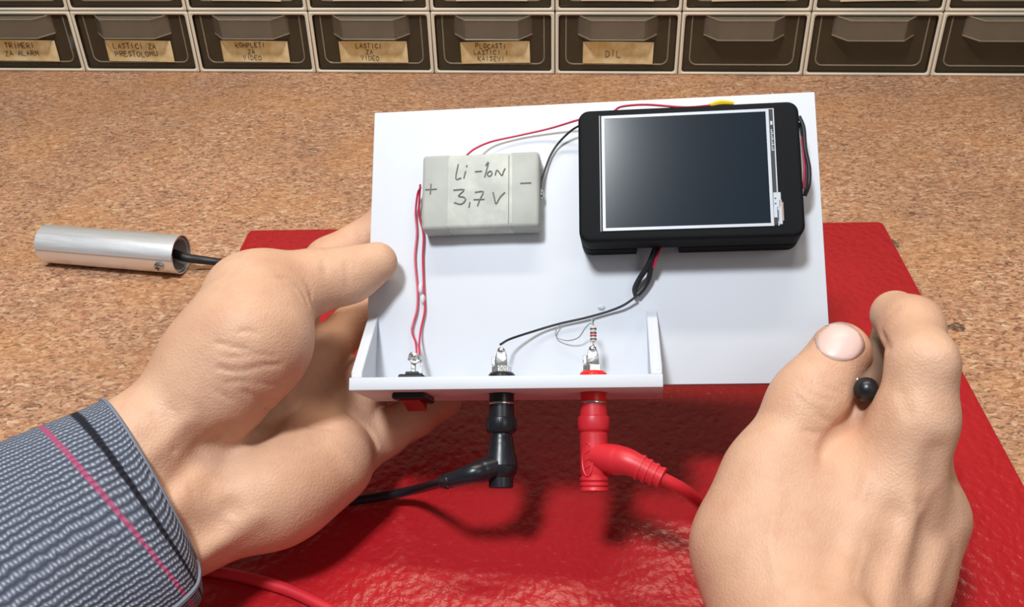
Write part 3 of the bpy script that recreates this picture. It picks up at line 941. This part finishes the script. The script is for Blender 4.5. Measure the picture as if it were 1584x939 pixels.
# ------------------------------------------------------------------ test board held in the left hand
BL = Vector((-.05878997, .3023737, .05238969))
bx, by, bz = Vector((.99162616, -.10992377, .06778138)), Vector((.03362203, .72651198, .68633076)), Vector((-.12468805, -.67830459, .72412414))
BM = Matrix((bx, by, bz)).transposed().to_4x4(); BM.translation = BL
dev = empty('battery_test_board', 'white foam board tester with black touchscreen box and battery, gripped by the left hand', 'device', mat=BM)
k = .001
MB().box((0, -.0010, -.005), (.178, .1142, 0), .0004).build('base_board', 'foam', dev)
o = MB().box((.0032, -.0058, -.005), (.1154, -.0011, .0320), .0004).build('front_panel', 'foam', dev)
def gusset(xb, xf):
    w = .0040
    vs = [(xb, .0278, 0), (xb, -.0010, 0), (xf, -.0010, .0300), (xf, .0012, .0300)]
    vs = [(xb * k, y, z) for (x, y, z), xb in zip(vs, (xb, xb, xf, xf))]
    v2 = [(x + w, y, z) for x, y, z in vs]
    bm = bmesh.new(); A = [bm.verts.new(v) for v in vs]; B = [bm.verts.new(v) for v in v2]
    bm.faces.new(A); bm.faces.new(B[::-1])
    for i in range(4): bm.faces.new((A[i], A[(i + 1) % 4], B[(i + 1) % 4], B[i]))
    bmesh.ops.recalc_face_normals(bm, faces=bm.faces[:]); bmesh.ops.bevel(bm, geom=bm.edges[:], offset=.0003, segments=1, affect='EDGES')
    MB().bm(bm).build('gusset', 'foam', dev)
gusset(.4, 3.4); gusset(110.4, 111.2)
# battery
bat = MB()
bat.box((.0236, .0597, .0001), (.0700, .0902, .011), .0016, seg=3)
bat = bat.build('battery_pack', 'battery', dev); tag(bat, 'flat grey tape-wrapped lithium battery pack with handwritten marks')
MB().box((.0235, .0595, .0004), (.0352, .0904, .01108), .0015, seg=3).build('tape_strip', 'tape', bat)
MB().box((.0583, .0595, .0004), (.0702, .0904, .01108), .0015, seg=3).build('tape_strip', 'tape', bat)
MB().box((.0580, .0610, .0108), (.0583, .0890, .01106)).build('tape_seam', 'ink', bat)
m = MB()
for s in BATT_STROKES: m.tube([(x * k, y * k, .01112) for x, y, z in s], .00029, 6, 3)
m.build('handwriting', 'ink', bat)
m = MB().ball((.0703, .0745, .0050), .0011, sc=(.8, 1.8, 1)); m.build('solder_joint', 'solder', bat)
m = MB().ball((.0233, .0790, .0055), .0009, sc=(.8, 1.8, 1)); m.build('solder_joint', 'solder', bat)
# display box
bxo = rrect(.0860, .0502, .1682, .1024, .0042, 6)
notch = [(.0860 + .0042, .0502)]
low = [p for p in bxo]
i0 = [i for i, p in enumerate(low) if abs(p[1] - .0502) < 1e-6 and p[0] < .12][-1]
low = low[:i0 + 1] + [(.1070, .0502), (.1080, .0560), (.1225, .0560), (.1235, .0502)] + low[i0 + 1:]
case = MB()
case.prism(bxo, 2, .0075, .0200, .0013)
case.prism(low, 2, .0001, .0076)
case = case.build('display_case', 'black_case', dev); tag(case, 'black plastic box with rounded corners holding the touchscreen')
MB().box((.0948, .0540, .0196), (.1588, .0997, .02025), .0001, seg=1).build('touchscreen', 'screen', case)
def frame_mb(x0, y0, x1, y1, w, z0, z1):
    m = MB(); m.box((x0, y0, z0), (x0 + w, y1, z1)); m.box((x1 - w, y0, z0), (x1, y1, z1)); m.box((x0 + w, y0, z0), (x1 - w, y0 + w, z1)); m.box((x0 + w, y1 - w, z0), (x1 - w, y1, z1)); return m
frame_mb(.0949, .0541, .1571, .0996, .0011, .02022, .02042).build('screen_border', 'silver_trace', case)
m = MB(); m.box((.1586, .0541, .02022), (.1590, .0996, .02044)); m.box((.1570, .0993, .02022), (.1588, .0996, .02043)); m.build('glass_edge', 'silver_trace', case)
MB().box((.0941, .0540, .0200), (.0943, .0998, .0203)).build('glass_edge', 'silver_trace', case)
m = MB().box((.1571, .0545, .02020), (.1586, .0993, .02030)); m.build('black_strip', 'black', case)
m = MB()
for i in range(12): m.box((.1575, .0830 + i * .00072, .0203), (.1584 - .0002 * (i % 3), .0834 + i * .00072, .02042))
m.box((.1575, .0931, .0203), (.1583, .0946, .02042)); m.build('ladder_print', 'silver_trace', case)
m = MB(); m.box((.1572, .0610, .0202), (.1600, .0668, .0206), .0002, seg=1); m.box((.1572, .0572, .0202), (.1584, .0612, .0206)); m.box((.1590, .0545, .0202), (.1602, .0640, .0206), .0002, seg=1)
m.build('flex_tab', 'silver_trace', case)
m = MB(); m.box((.1577, .0622, .0206), (.1582, .0627, .02066)); m.box((.1577, .0642, .0206), (.1582, .0647, .02066)); m.box((.1586, .0560, .0204), (.1588, .0600, .02066)); m.build('flex_hole', 'black', case)
m = MB().box((.1602, .0560, .0199), (.1607, .0630, .0203)); m.build('flex_edge', 'bronze', case)
for x in (.1097, .1190): MB().box((x, .0530, .0030), (x + .0016, .0560, .0052), .0003, seg=1).build('connector_pin', 'foam', case)
# wiring glued to the board
def wire(name, data, r, mat, seg=8, sub=8):
    return MB().tube(mm(data), r, seg, sub).build(name, mat, dev)
wire('red_wire', WIRE_RED_TOP, .00042, 'red_wire'); wire('black_wire', WIRE_BLACK_TOP, .00045, 'black_wire')
wire('red_wire', WIRE_RED_LEFT, .00042, 'red_wire'); wire('red_wire', WIRE_RED_RIGHT, .00042, 'red_wire')
wire('black_wire', WIRE_SIGNAL, .00048, 'black_wire')
wire('heat_shrink', SHRINK_A, .00105, 'black_rubber'); wire('heat_shrink', SHRINK_B, .00105, 'black_rubber')
S2 = [(x + 1.0, y - .2, z + 1.2) for x, y, z in SHRINK_B[3:]]
wire('red_wire', S2, .00045, 'red_wire')
wire('bare_wire', WIRE_GREY, .00022, 'grey_wire')
wire('red_wire', WIRE_CASE_TOP, .00046, 'red_wire'); wire('yellow_tape', TAPE_TOP, [.0009, .0013, .0008], 'yellow_tape')
wire('black_wire', LOOP_A, .00075, 'black_wire'); wire('black_wire', LOOP_B, .00055, 'black_wire'); wire('red_wire', LOOP_RED, .00042, 'red_wire')
bbx = WIRE_RED_LEFT[5]
for (x, y, z), r, sc in zip(GLUE, (1.1, 1.2, 1.3), ((.8, 2.0, .6), (.9, 1.5, .6), (1.1, .8, .5))):
    MB().ball((x * k, y * k, z * k), r * k, sc=sc).build('hot_glue', 'glue', dev)
# rocker switch through the panel
ZC = .017
sw = MB()
sw.box((.0190, -.0012, ZC - .0060), (.0285, .0012, ZC + .0060), .0005, seg=1); sw.box((.0212, .0012, ZC - .004), (.0263, .0024, ZC + .004), .0003, seg=1)
sw.box((.0174, -.0082, ZC - .0100), (.0296, -.0058, ZC + .0082), .0005, seg=1)
sw = sw.build('rocker_switch', 'black', dev); tag(sw, 'small black rocker switch body')
m = MB().prism([(ZC - .0075, -.0080), (ZC + .0060, -.0080), (ZC + .0060, -.0086), (ZC, -.0092), (ZC - .0075, -.0112)], 0, .0198, .0272, .0002)
# prism along x uses (y, z): swap the pair order
m.v = [(x, z, y) for x, y, z in m.v]; m.build('rocker', 'dark_red', sw)
m = MB().box((.0224, .0024, ZC - .0008), (.0242, .0090, ZC + .0002), .0002, seg=1); m.box((.0257, .0024, ZC - .0030), (.0263, .0080, ZC - .0010))
m.tube([(.0216, .0072, ZC), (.0226, .0095, ZC + .001), (.0250, .0088, ZC + .001), (.0256, .0072, ZC), (.0240, .0060, ZC + .001), (.0226, .0066, ZC + .001)], .00055, 8, 5)
m.build('solder_lug', 'metal', sw)
MB().ball((.0238, .0086, ZC + .0005), .0016, sc=(1.1, .9, .8)).build('solder_joint', 'solder', sw)
# banana jacks through the panel
def jack(x, mat, mat2):
    j = MB().lathe([(-.0058 - .0036, .0046), (-.0058, .0046), (-.0058, .0052), (-.0012, .0052), (-.0011, .0049), (.0012, .0049), (.0020, .0042), (.0020, 0)], (x, 0, ZC), (0, 1, 0), 32)
    j.v = [v for v in j.v]
    j = j.build('banana_jack', mat, dev)
    m = MB().lathe([(.0018, .0037), (.0042, .0037), (.0042, .0020), (.0052, .0020)], (x, 0, ZC), (0, 1, 0), 6); m.build('hex_nut', 'metal', j)
    m = MB().prism([(x - .0024, .0040), (x + .0024, .0040), (x + .0021, .0078), (x + .0013, .0105), (x - .0013, .0105), (x - .0021, .0078)], 2, ZC + .0010, ZC + .0024, .0003)
    m.box((x - .0036, .0046, ZC - .001), (x - .0023, .0078, ZC + .0016), .0002, seg=1)
    m.build('solder_lug', 'metal', j)
    MB().ball((x, .0100, ZC + .0024), .0013, sc=(1.1, 1.0, .6)).build('solder_joint', 'solder', j)
    MB().lathe([(-.0098, .0047), (-.0094, .0048), (-.0091, .0047)], (x, 0, ZC), (0, 1, 0), 32).build('metal_ring', 'metal', j)
    return j
jb = jack(.0568, 'black', 'black'); tag(jb, 'black banana jack in the front panel'); jr = jack(.0905, 'red_plastic', 'red_plastic'); tag(jr, 'red banana jack in the front panel')
# resistor on the red jack
x = .0908
rs = MB().lathe([(.0125, .0003), (.0128, .0009), (.0136, .0012), (.0146, .00095), (.0166, .00095), (.0176, .0012), (.0184, .0009), (.0187, .0003)], (x, 0, ZC + .0015), (0, 1, 0), 14).build('resistor', 'resistor', dev)
for t, mt in ((.0137, 'band'), (.0150, 'red_wire'), (.0160, 'band'), (.0175, 'band')):
    MB().lathe([(t - .00025, .00125), (t + .00025, .00125)], (x, 0, ZC + .0015), (0, 1, 0), 14).build('colour_band', mt, rs)
MB().tube([(x, .0100, ZC + .0018), (x, .0130, ZC + .0015)], .0003, 6, 1).build('wire_lead', 'metal', rs)
MB().tube([(x, .0185, ZC + .0015), (x - .0002, .0205, ZC), (x - .0007, .0220, .014), (x + .0001, .0215, .013)], .0003, 6, 4).build('wire_lead', 'metal', rs)
# ------------------------------------------------------------------ test leads
def wv(x, y, z): return BM @ Vector((x, y, z))
def lead(name, label, x, mat, cable, prof, ripple, boot_r, cable_r):
    root = empty(name, label, 'test lead', mat=BM @ Matrix.Translation((x, 0, ZC)))
    inv = root.matrix_world.inverted()
    body = MB().lathe(prof, (0, 0, 0), (0, -1, 0), 40, ripple=ripple).build('plug', mat, root)
    P = [inv @ (Vector(p) * .001) for p in cable]
    MB().tube([P[0], P[0].lerp(P[1], .6), P[1], P[2]], boot_r, 16, 6).build('strain_relief', mat, root)
    MB().tube([P[1].lerp(P[2], .7)] + P[2:], cable_r, 12, 8).build('cable', mat, root)
    return root, P
pb = [(.0098, .0030), (.0099, .0046), (.0145, .0047), (.0146, .0053), (.0150, .0055), (.0192, .0055), (.0200, .0050), (.0205, .0040), (.0215, .0040), (.0222, .0043), (.0240, .0046), (.0265, .0048), (.0285, .0055), (.0318, .0060), (.0320, .0058), (.0322, .0060), (.0342, .0058), (.0358, .0049), (.0362, .0045), (.0396, .0044), (.0400, .0040), (.0400, 0)]
rb, Pb = lead('black_test_lead', 'black banana plug and cable plugged into the black jack under the board', .0568, 'black', BLACK_CABLE, pb, None, [.0040, .0043, .0035, .0026], .0019)
m = MB()
for i in range(9):
    a = math.pi * 2 * i / 9
    for j in range(3):
        an = a + j * .12
        m.tube([(math.cos(an) * .0055, -.0152, math.sin(an) * .0055), (math.cos(an) * .0055, -.0190, math.sin(an) * .0055)], .0002, 5, 1)
m.build('grip_rib', 'black', rb)
m = MB()
for t in (.45, .6, .75, .9):
    c = Pb[1].lerp(Pb[2], t); dd = (Pb[2] - Pb[1]).normalized()
    m.lathe([(-.0005, .0030), (0, .0034 - .0008 * t), (.0005, .0030 - .0006 * t)], c, dd, 16)
m.build('relief_ring', 'black', rb)
pr = [(.0098, .0030), (.0099, .0049), (.0142, .0050), (.0146, .0057), (.0150, .0058), (.0188, .0058), (.0196, .0054), (.0201, .0047), (.0206, .0051), (.0260, .0051), (.0340, .0050), (.0350, .0046), (.0358, .0046), (.0364, .0052), (.0372, .0052), (.0377, .0046), (.0383, .0052), (.0390, .0052), (.0395, .0047), (.0401, .0051), (.0408, .0051), (.0412, .0040), (.0412, 0)]
rr_, Pr = lead('red_test_lead', 'red right-angled banana plug and cable plugged into the red jack under the board', .0905, 'red_soft', RED_CABLE, pr, None, [.0049, .0054, .0047, .0034], .0023)
m = MB()
dd = (Pr[2] - Pr[1]).normalized(); yy = Vector((0, 0, 1)); sd = dd.cross(yy).normalized()
for i, t in enumerate((.30, .52, .74, .95)):
    c = Pr[1].lerp(Pr[2], t)
    m.lathe([(-.0006, .0040 - .0010 * t), (-.0004, .0051 - .0012 * t), (.0007, .0050 - .0012 * t), (.0009, .0039 - .0010 * t)], c, dd, 18)
m.build('relief_ring', 'red_soft', rr_)
m = MB()
for i in range(20):
    pass
el = [(-.0022 + .0019 * math.cos(a), -.0300 + .0058 * math.sin(a), math.sqrt(max(0, .0050 ** 2 - (.0022 - .0019 * math.cos(a)) ** 2)) + .0001) for a in [2 * math.pi * i / 28 for i in range(29)]]
m.tube(el, .00028, 6, 1)
for dy in (-.0025, .0002, .0028): m.tube([(-.0030, -.0300 + dy - .0006, .0041), (-.0020, -.0300 + dy, .0047), (-.0014, -.0300 + dy + .0006, .0049)], .00035, 6, 2)
m.build('moulded_mark', 'red_soft', rr_)
# ------------------------------------------------------------------ hands: one continuous skin each, grown from tapered limbs
def rcone(p, pr):
    a = np.array(pr[0:3], np.float32); r1 = pr[3]; b = np.array(pr[4:7], np.float32); r2 = pr[7]
    ba = b - a; l2 = float(ba @ ba); rr = r1 - r2; a2 = l2 - rr * rr
    pa = p - a
    if a2 <= 0: return np.linalg.norm(pa if r1 > r2 else p - b, axis=-1) - max(r1, r2)
    y = pa @ ba; z = y - l2; q = pa * l2 - y[..., None] * ba
    x2 = (q * q).sum(-1); y2 = y * y * l2; z2 = z * z * l2; kk = np.sign(rr) * rr * rr * x2; il = 1 / l2
    return np.where(np.sign(z) * a2 * z2 > kk, np.sqrt(x2 + z2) * il - r2, np.where(np.sign(y) * a2 * y2 < kk, np.sqrt(x2 + y2) * il - r1, (np.sqrt(x2 * a2 * il) + y * rr) * il - r1))
def field(prims, creases, lo, n, h):
    F = np.full(n, 30.0, np.float32)
    ax = [lo[i] + h * np.arange(n[i], dtype=np.float32) for i in range(3)]
    def sub(pr, mar):
        sl = []
        for i in range(3):
            a = min(pr[i] - pr[3], pr[4 + i] - pr[7]) - mar; b = max(pr[i] + pr[3], pr[4 + i] + pr[7]) + mar
            i0 = max(0, int((a - lo[i]) / h)); i1 = min(n[i], int((b - lo[i]) / h) + 2)
            if i1 <= i0: return None, None
            sl.append(slice(i0, i1))
        g = np.stack(np.meshgrid(*[ax[i][sl[i]] for i in range(3)], indexing='ij'), -1)
        return tuple(sl), g
    for pr in prims:
        sl, g = sub(pr, 18)
        if sl is None: continue
        d = rcone(g, pr); f = F[sl]; kk = max(pr[8], .01)
        hh = np.maximum(kk - np.abs(f - d), 0) / kk
        F[sl] = np.minimum(f, d) - hh * hh * kk * .25
    for cr in creases:                     # a groove (positive depth) or a raised tendon (negative depth)
        sl, g = sub(cr, 12)
        if sl is None: continue
        a = np.array(cr[0:3], np.float32); b = np.array(cr[4:7], np.float32); ba = b - a
        t = np.clip(((g - a) @ ba) / max(float(ba @ ba), 1e-6), 0, 1)
        dist = np.linalg.norm(g - a - t[..., None] * ba, axis=-1)
        add = cr[8] * np.exp(-(dist / cr[3]) ** 2)
        G = GROOVE if cr[8] > 0 else RIDGE
        G[sl] = np.maximum(G[sl], add) if cr[8] > 0 else np.minimum(G[sl], add)
    return F
def surface_net(F, lo, h):
    n = F.shape; neg = F < 0
    c = [(i, j, k) for i in (0, 1) for j in (0, 1) for k in (0, 1)]
    cut = lambda A, o: A[o[0]:n[0] - 1 + o[0], o[1]:n[1] - 1 + o[1], o[2]:n[2] - 1 + o[2]]
    cnt = sum(cut(neg, o).astype(np.int8) for o in c)
    act = (cnt > 0) & (cnt < 8); idx = np.argwhere(act); ids = -np.ones(act.shape, np.int64); ids[act] = np.arange(len(idx))
    vals = {o: cut(F, o)[act] for o in c}
    acc = np.zeros((len(idx), 3)); num = np.zeros(len(idx))
    for a in c:
        for axis in range(3):
            if a[axis]: continue
            b = list(a); b[axis] = 1; b = tuple(b)
            va, vb = vals[a], vals[b]; m = (va < 0) != (vb < 0)
            t = np.where(m, va / np.where(m, va - vb, 1), 0)
            p = np.array(a, float) + t[:, None] * (np.array(b) - np.array(a))
            acc[m] += p[m]; num[m] += 1
    V = (idx + acc / num[:, None]) * h + np.array(lo)
    Q = []
    for axis in range(3):
        u, v = [(1, 2), (2, 0), (0, 1)][axis]
        sl0 = [slice(1, n[i] - 1) for i in range(3)]; sl0[axis] = slice(0, n[axis] - 1)
        s1 = list(sl0); s1[axis] = slice(1, n[axis])
        A, B = neg[tuple(sl0)], neg[tuple(s1)]; e = np.argwhere(A != B)
        off = [1, 1, 1]; off[axis] = 0; g = e + np.array(off); flip = A[tuple(e.T)]
        def cid(du, dv):
            q = g.copy(); q[:, u] -= du; q[:, v] -= dv; return ids[tuple(q.T)]
        quad = np.stack([cid(1, 1), cid(0, 1), cid(0, 0), cid(1, 0)], 1)
        quad[~flip] = quad[~flip][:, ::-1]; Q.append(quad)
    return V, np.concatenate(Q)
def grow(name, prims, creases, h, label, cat, parent=None):
    global GROOVE, RIDGE
    P = np.array(prims)
    lo = np.minimum((P[:, 0:3] - P[:, 3:4]).min(0), (P[:, 4:7] - P[:, 7:8]).min(0)) - 6
    hi = np.maximum((P[:, 0:3] + P[:, 3:4]).max(0), (P[:, 4:7] + P[:, 7:8]).max(0)) + 6
    n = tuple(int(x) for x in np.ceil((hi - lo) / h))
    GROOVE = np.zeros(n, np.float32); RIDGE = np.zeros(n, np.float32)
    F = field(prims, creases, lo, n, h) + GROOVE + RIDGE
    V, Q = surface_net(F, lo, h)
    me = bpy.data.meshes.new(name); me.from_pydata((V * .001).tolist(), [], Q.tolist()); me.update()
    me.shade_smooth(); me.materials.append(MAT['skin'])
    o = bpy.data.objects.new(name, me); COL.objects.link(o)
    sm = o.modifiers.new('smooth', 'SMOOTH'); sm.factor = .5; sm.iterations = 2
    return tag(o, label, cat)
lh = grow('left_hand', LEFT_FLESH, LEFT_CREASES, 0.95, 'palm-up left hand in a grey knit sleeve gripping the white board by its left edge', 'hand')
rh = grow('right_hand', RIGHT_FLESH, RIGHT_CREASES, 0.95, 'right hand seen from its back pinching a black-tipped stylus beside the board', 'hand')
# thumbnail
n = 9; m = MB()
N = [Vector(p) * .001 for p in NAIL]
m.add(N, [(i * n + j, i * n + j + 1, i * n + n + j + 1, i * n + n + j) for i in range(n - 1) for j in range(n - 1)])
nl = m.build('thumbnail', 'nail', rh, angle=180)
s = nl.modifiers.new('thickness', 'SOLIDIFY'); s.thickness = .0003; s.offset = 0
# sleeve
def sleeve(hand, data, seam):
    keys = [(Vector(r[0:3]) * .001, Vector(r[3:6]) * .001) for r in data]
    ts = [0]
    for i in range(1, len(keys)): ts.append(ts[-1] + ((keys[i][0] + keys[i][1]) - (keys[i - 1][0] + keys[i - 1][1])).length / 2)
    A = catmull([q[0] for q in keys], 8); B = catmull([q[1] for q in keys], 8)
    n = 72; vs = []; f = []; uv = []; al = 0; prev = None
    for i, (p, q) in enumerate(zip(A, B)):
        c = (p + q) / 2; j = min(i + 1, len(A) - 1); j0 = max(i - 1, 0)
        axd = ((A[j] + B[j]) - (A[j0] + B[j0])).normalized(); e1 = (p - q) / 2; e2 = axd.cross(e1).normalized()
        vw = (c - Vector((0, 0, .30))).normalized() if seam else Vector((0, 0, -1)); e2 = (e2 * .25 + vw * (1 if e2.dot(vw) > 0 else -1) * .75).normalized()
        if prev is not None: al += (c - prev).length
        prev = c
        grow_ = .0215 + .004 * min(1, al / .05)
        if i == 0: grow_ -= .0008
        for kx in range(n):
            a = 2 * math.pi * kx / n; ca, sa = math.cos(a), math.sin(a)
            w = 1 + .012 * math.sin(5 * a + al * 90) * min(1, al / .03)
            vs.append(c + (e1 * math.copysign(abs(ca) ** .85, ca) + e2 * grow_ * math.copysign(abs(sa) ** .85, sa)) * w)
            uv.append((a / (2 * math.pi) * 165.0, al * 1000))
    R = len(A)
    for i in range(R - 1):
        for kx in range(n):
            j = (kx + 1) % n; f.append((i * n + kx, i * n + j, i * n + n + j, i * n + n + kx))
    me = bpy.data.meshes.new('sleeve'); me.from_pydata(vs, [], f); me.update(); me.shade_smooth(); me.materials.append(MAT['knit'])
    ul = me.uv_layers.new(name='UVMap')
    for pl in me.polygons:
        us = [uv[me.loops[l].vertex_index] for l in pl.loop_indices]; wrap = max(u[0] for u in us) - min(u[0] for u in us) > 80
        for l, u in zip(pl.loop_indices, us): ul.data[l].uv = (u[0] + (165.0 if wrap and u[0] < 80 else 0), u[1])
    o = bpy.data.objects.new('sleeve', me); COL.objects.link(o); o.parent = hand
    bmm = bmesh.new(); bmm.from_mesh(me); bmesh.ops.recalc_face_normals(bmm, faces=bmm.faces[:]); bmm.to_mesh(me); bmm.free()
    sd = o.modifiers.new('cloth', 'SOLIDIFY'); sd.thickness = .0014; sd.offset = -1
    tag(o, 'grey knit sleeve cuff with a navy and a pink stripe')
    cuff = [Vector(vs[kx]) for kx in range(n)]; cuff.append(cuff[0])
    MB().tube(cuff, .0007, 6, 1).build('cuff_hem', 'thread', hand)
    if not seam: return
    # side seam running along the lower edge
    kx = min((29, 43), key=lambda q: (Vector(vs[q]) - Vector((0, 0, .30))).length)
    MB().tube([Vector(vs[i * n + kx]) * 1.0 for i in range(0, R)], .0009, 6, 1).build('side_seam', 'thread', lh)
    return o
sleeve(lh, SLEEVE, True)
# the right arm goes on below the frame, in the same knit sleeve
sleeve(rh, [(79, 98, 58, 147, 106, 60), (77, 84, 60, 151, 92, 62), (76, 40, 66, 160, 48, 68), (84, -60, 80, 176, -52, 82), (96, -180, 95, 196, -172, 97)], False)
# stylus
a, b = Vector(STYLUS[0]) * .001, Vector(STYLUS[-1]) * .001
dz = (b - a); Ls = dz.length; dz.normalize(); xx = dz.orthogonal().normalized(); 
M = Matrix((xx, dz.cross(xx), dz)).transposed().to_4x4(); M.translation = a
st = empty('stylus', 'slim stylus with a black ball end held between right thumb and index finger', 'stylus', mat=M)
MB().ball((0, 0, .0012), .0041, seg=20).build('ball_end', 'black', st)
MB().lathe([(.003, .0028), (.0045, .0036), (Ls - .006, .0036), (Ls - .001, .0012), (Ls, .0004)], (0, 0, 0), (0, 0, 1), 20).build('shaft', 'bronze', st)
# clip on the side towards the thumb
cv = (M.inverted().to_3x3() @ Vector((-1, 0, .4))); cv.z = 0; cv.normalize()
MB().tube([cv * .0034 + Vector((0, 0, .004)), cv * .0050 + Vector((0, 0, .006)), cv * .0048 + Vector((0, 0, .020)), cv * .0040 + Vector((0, 0, .026))], .0011, 8, 5).build('clip', 'steel', st)
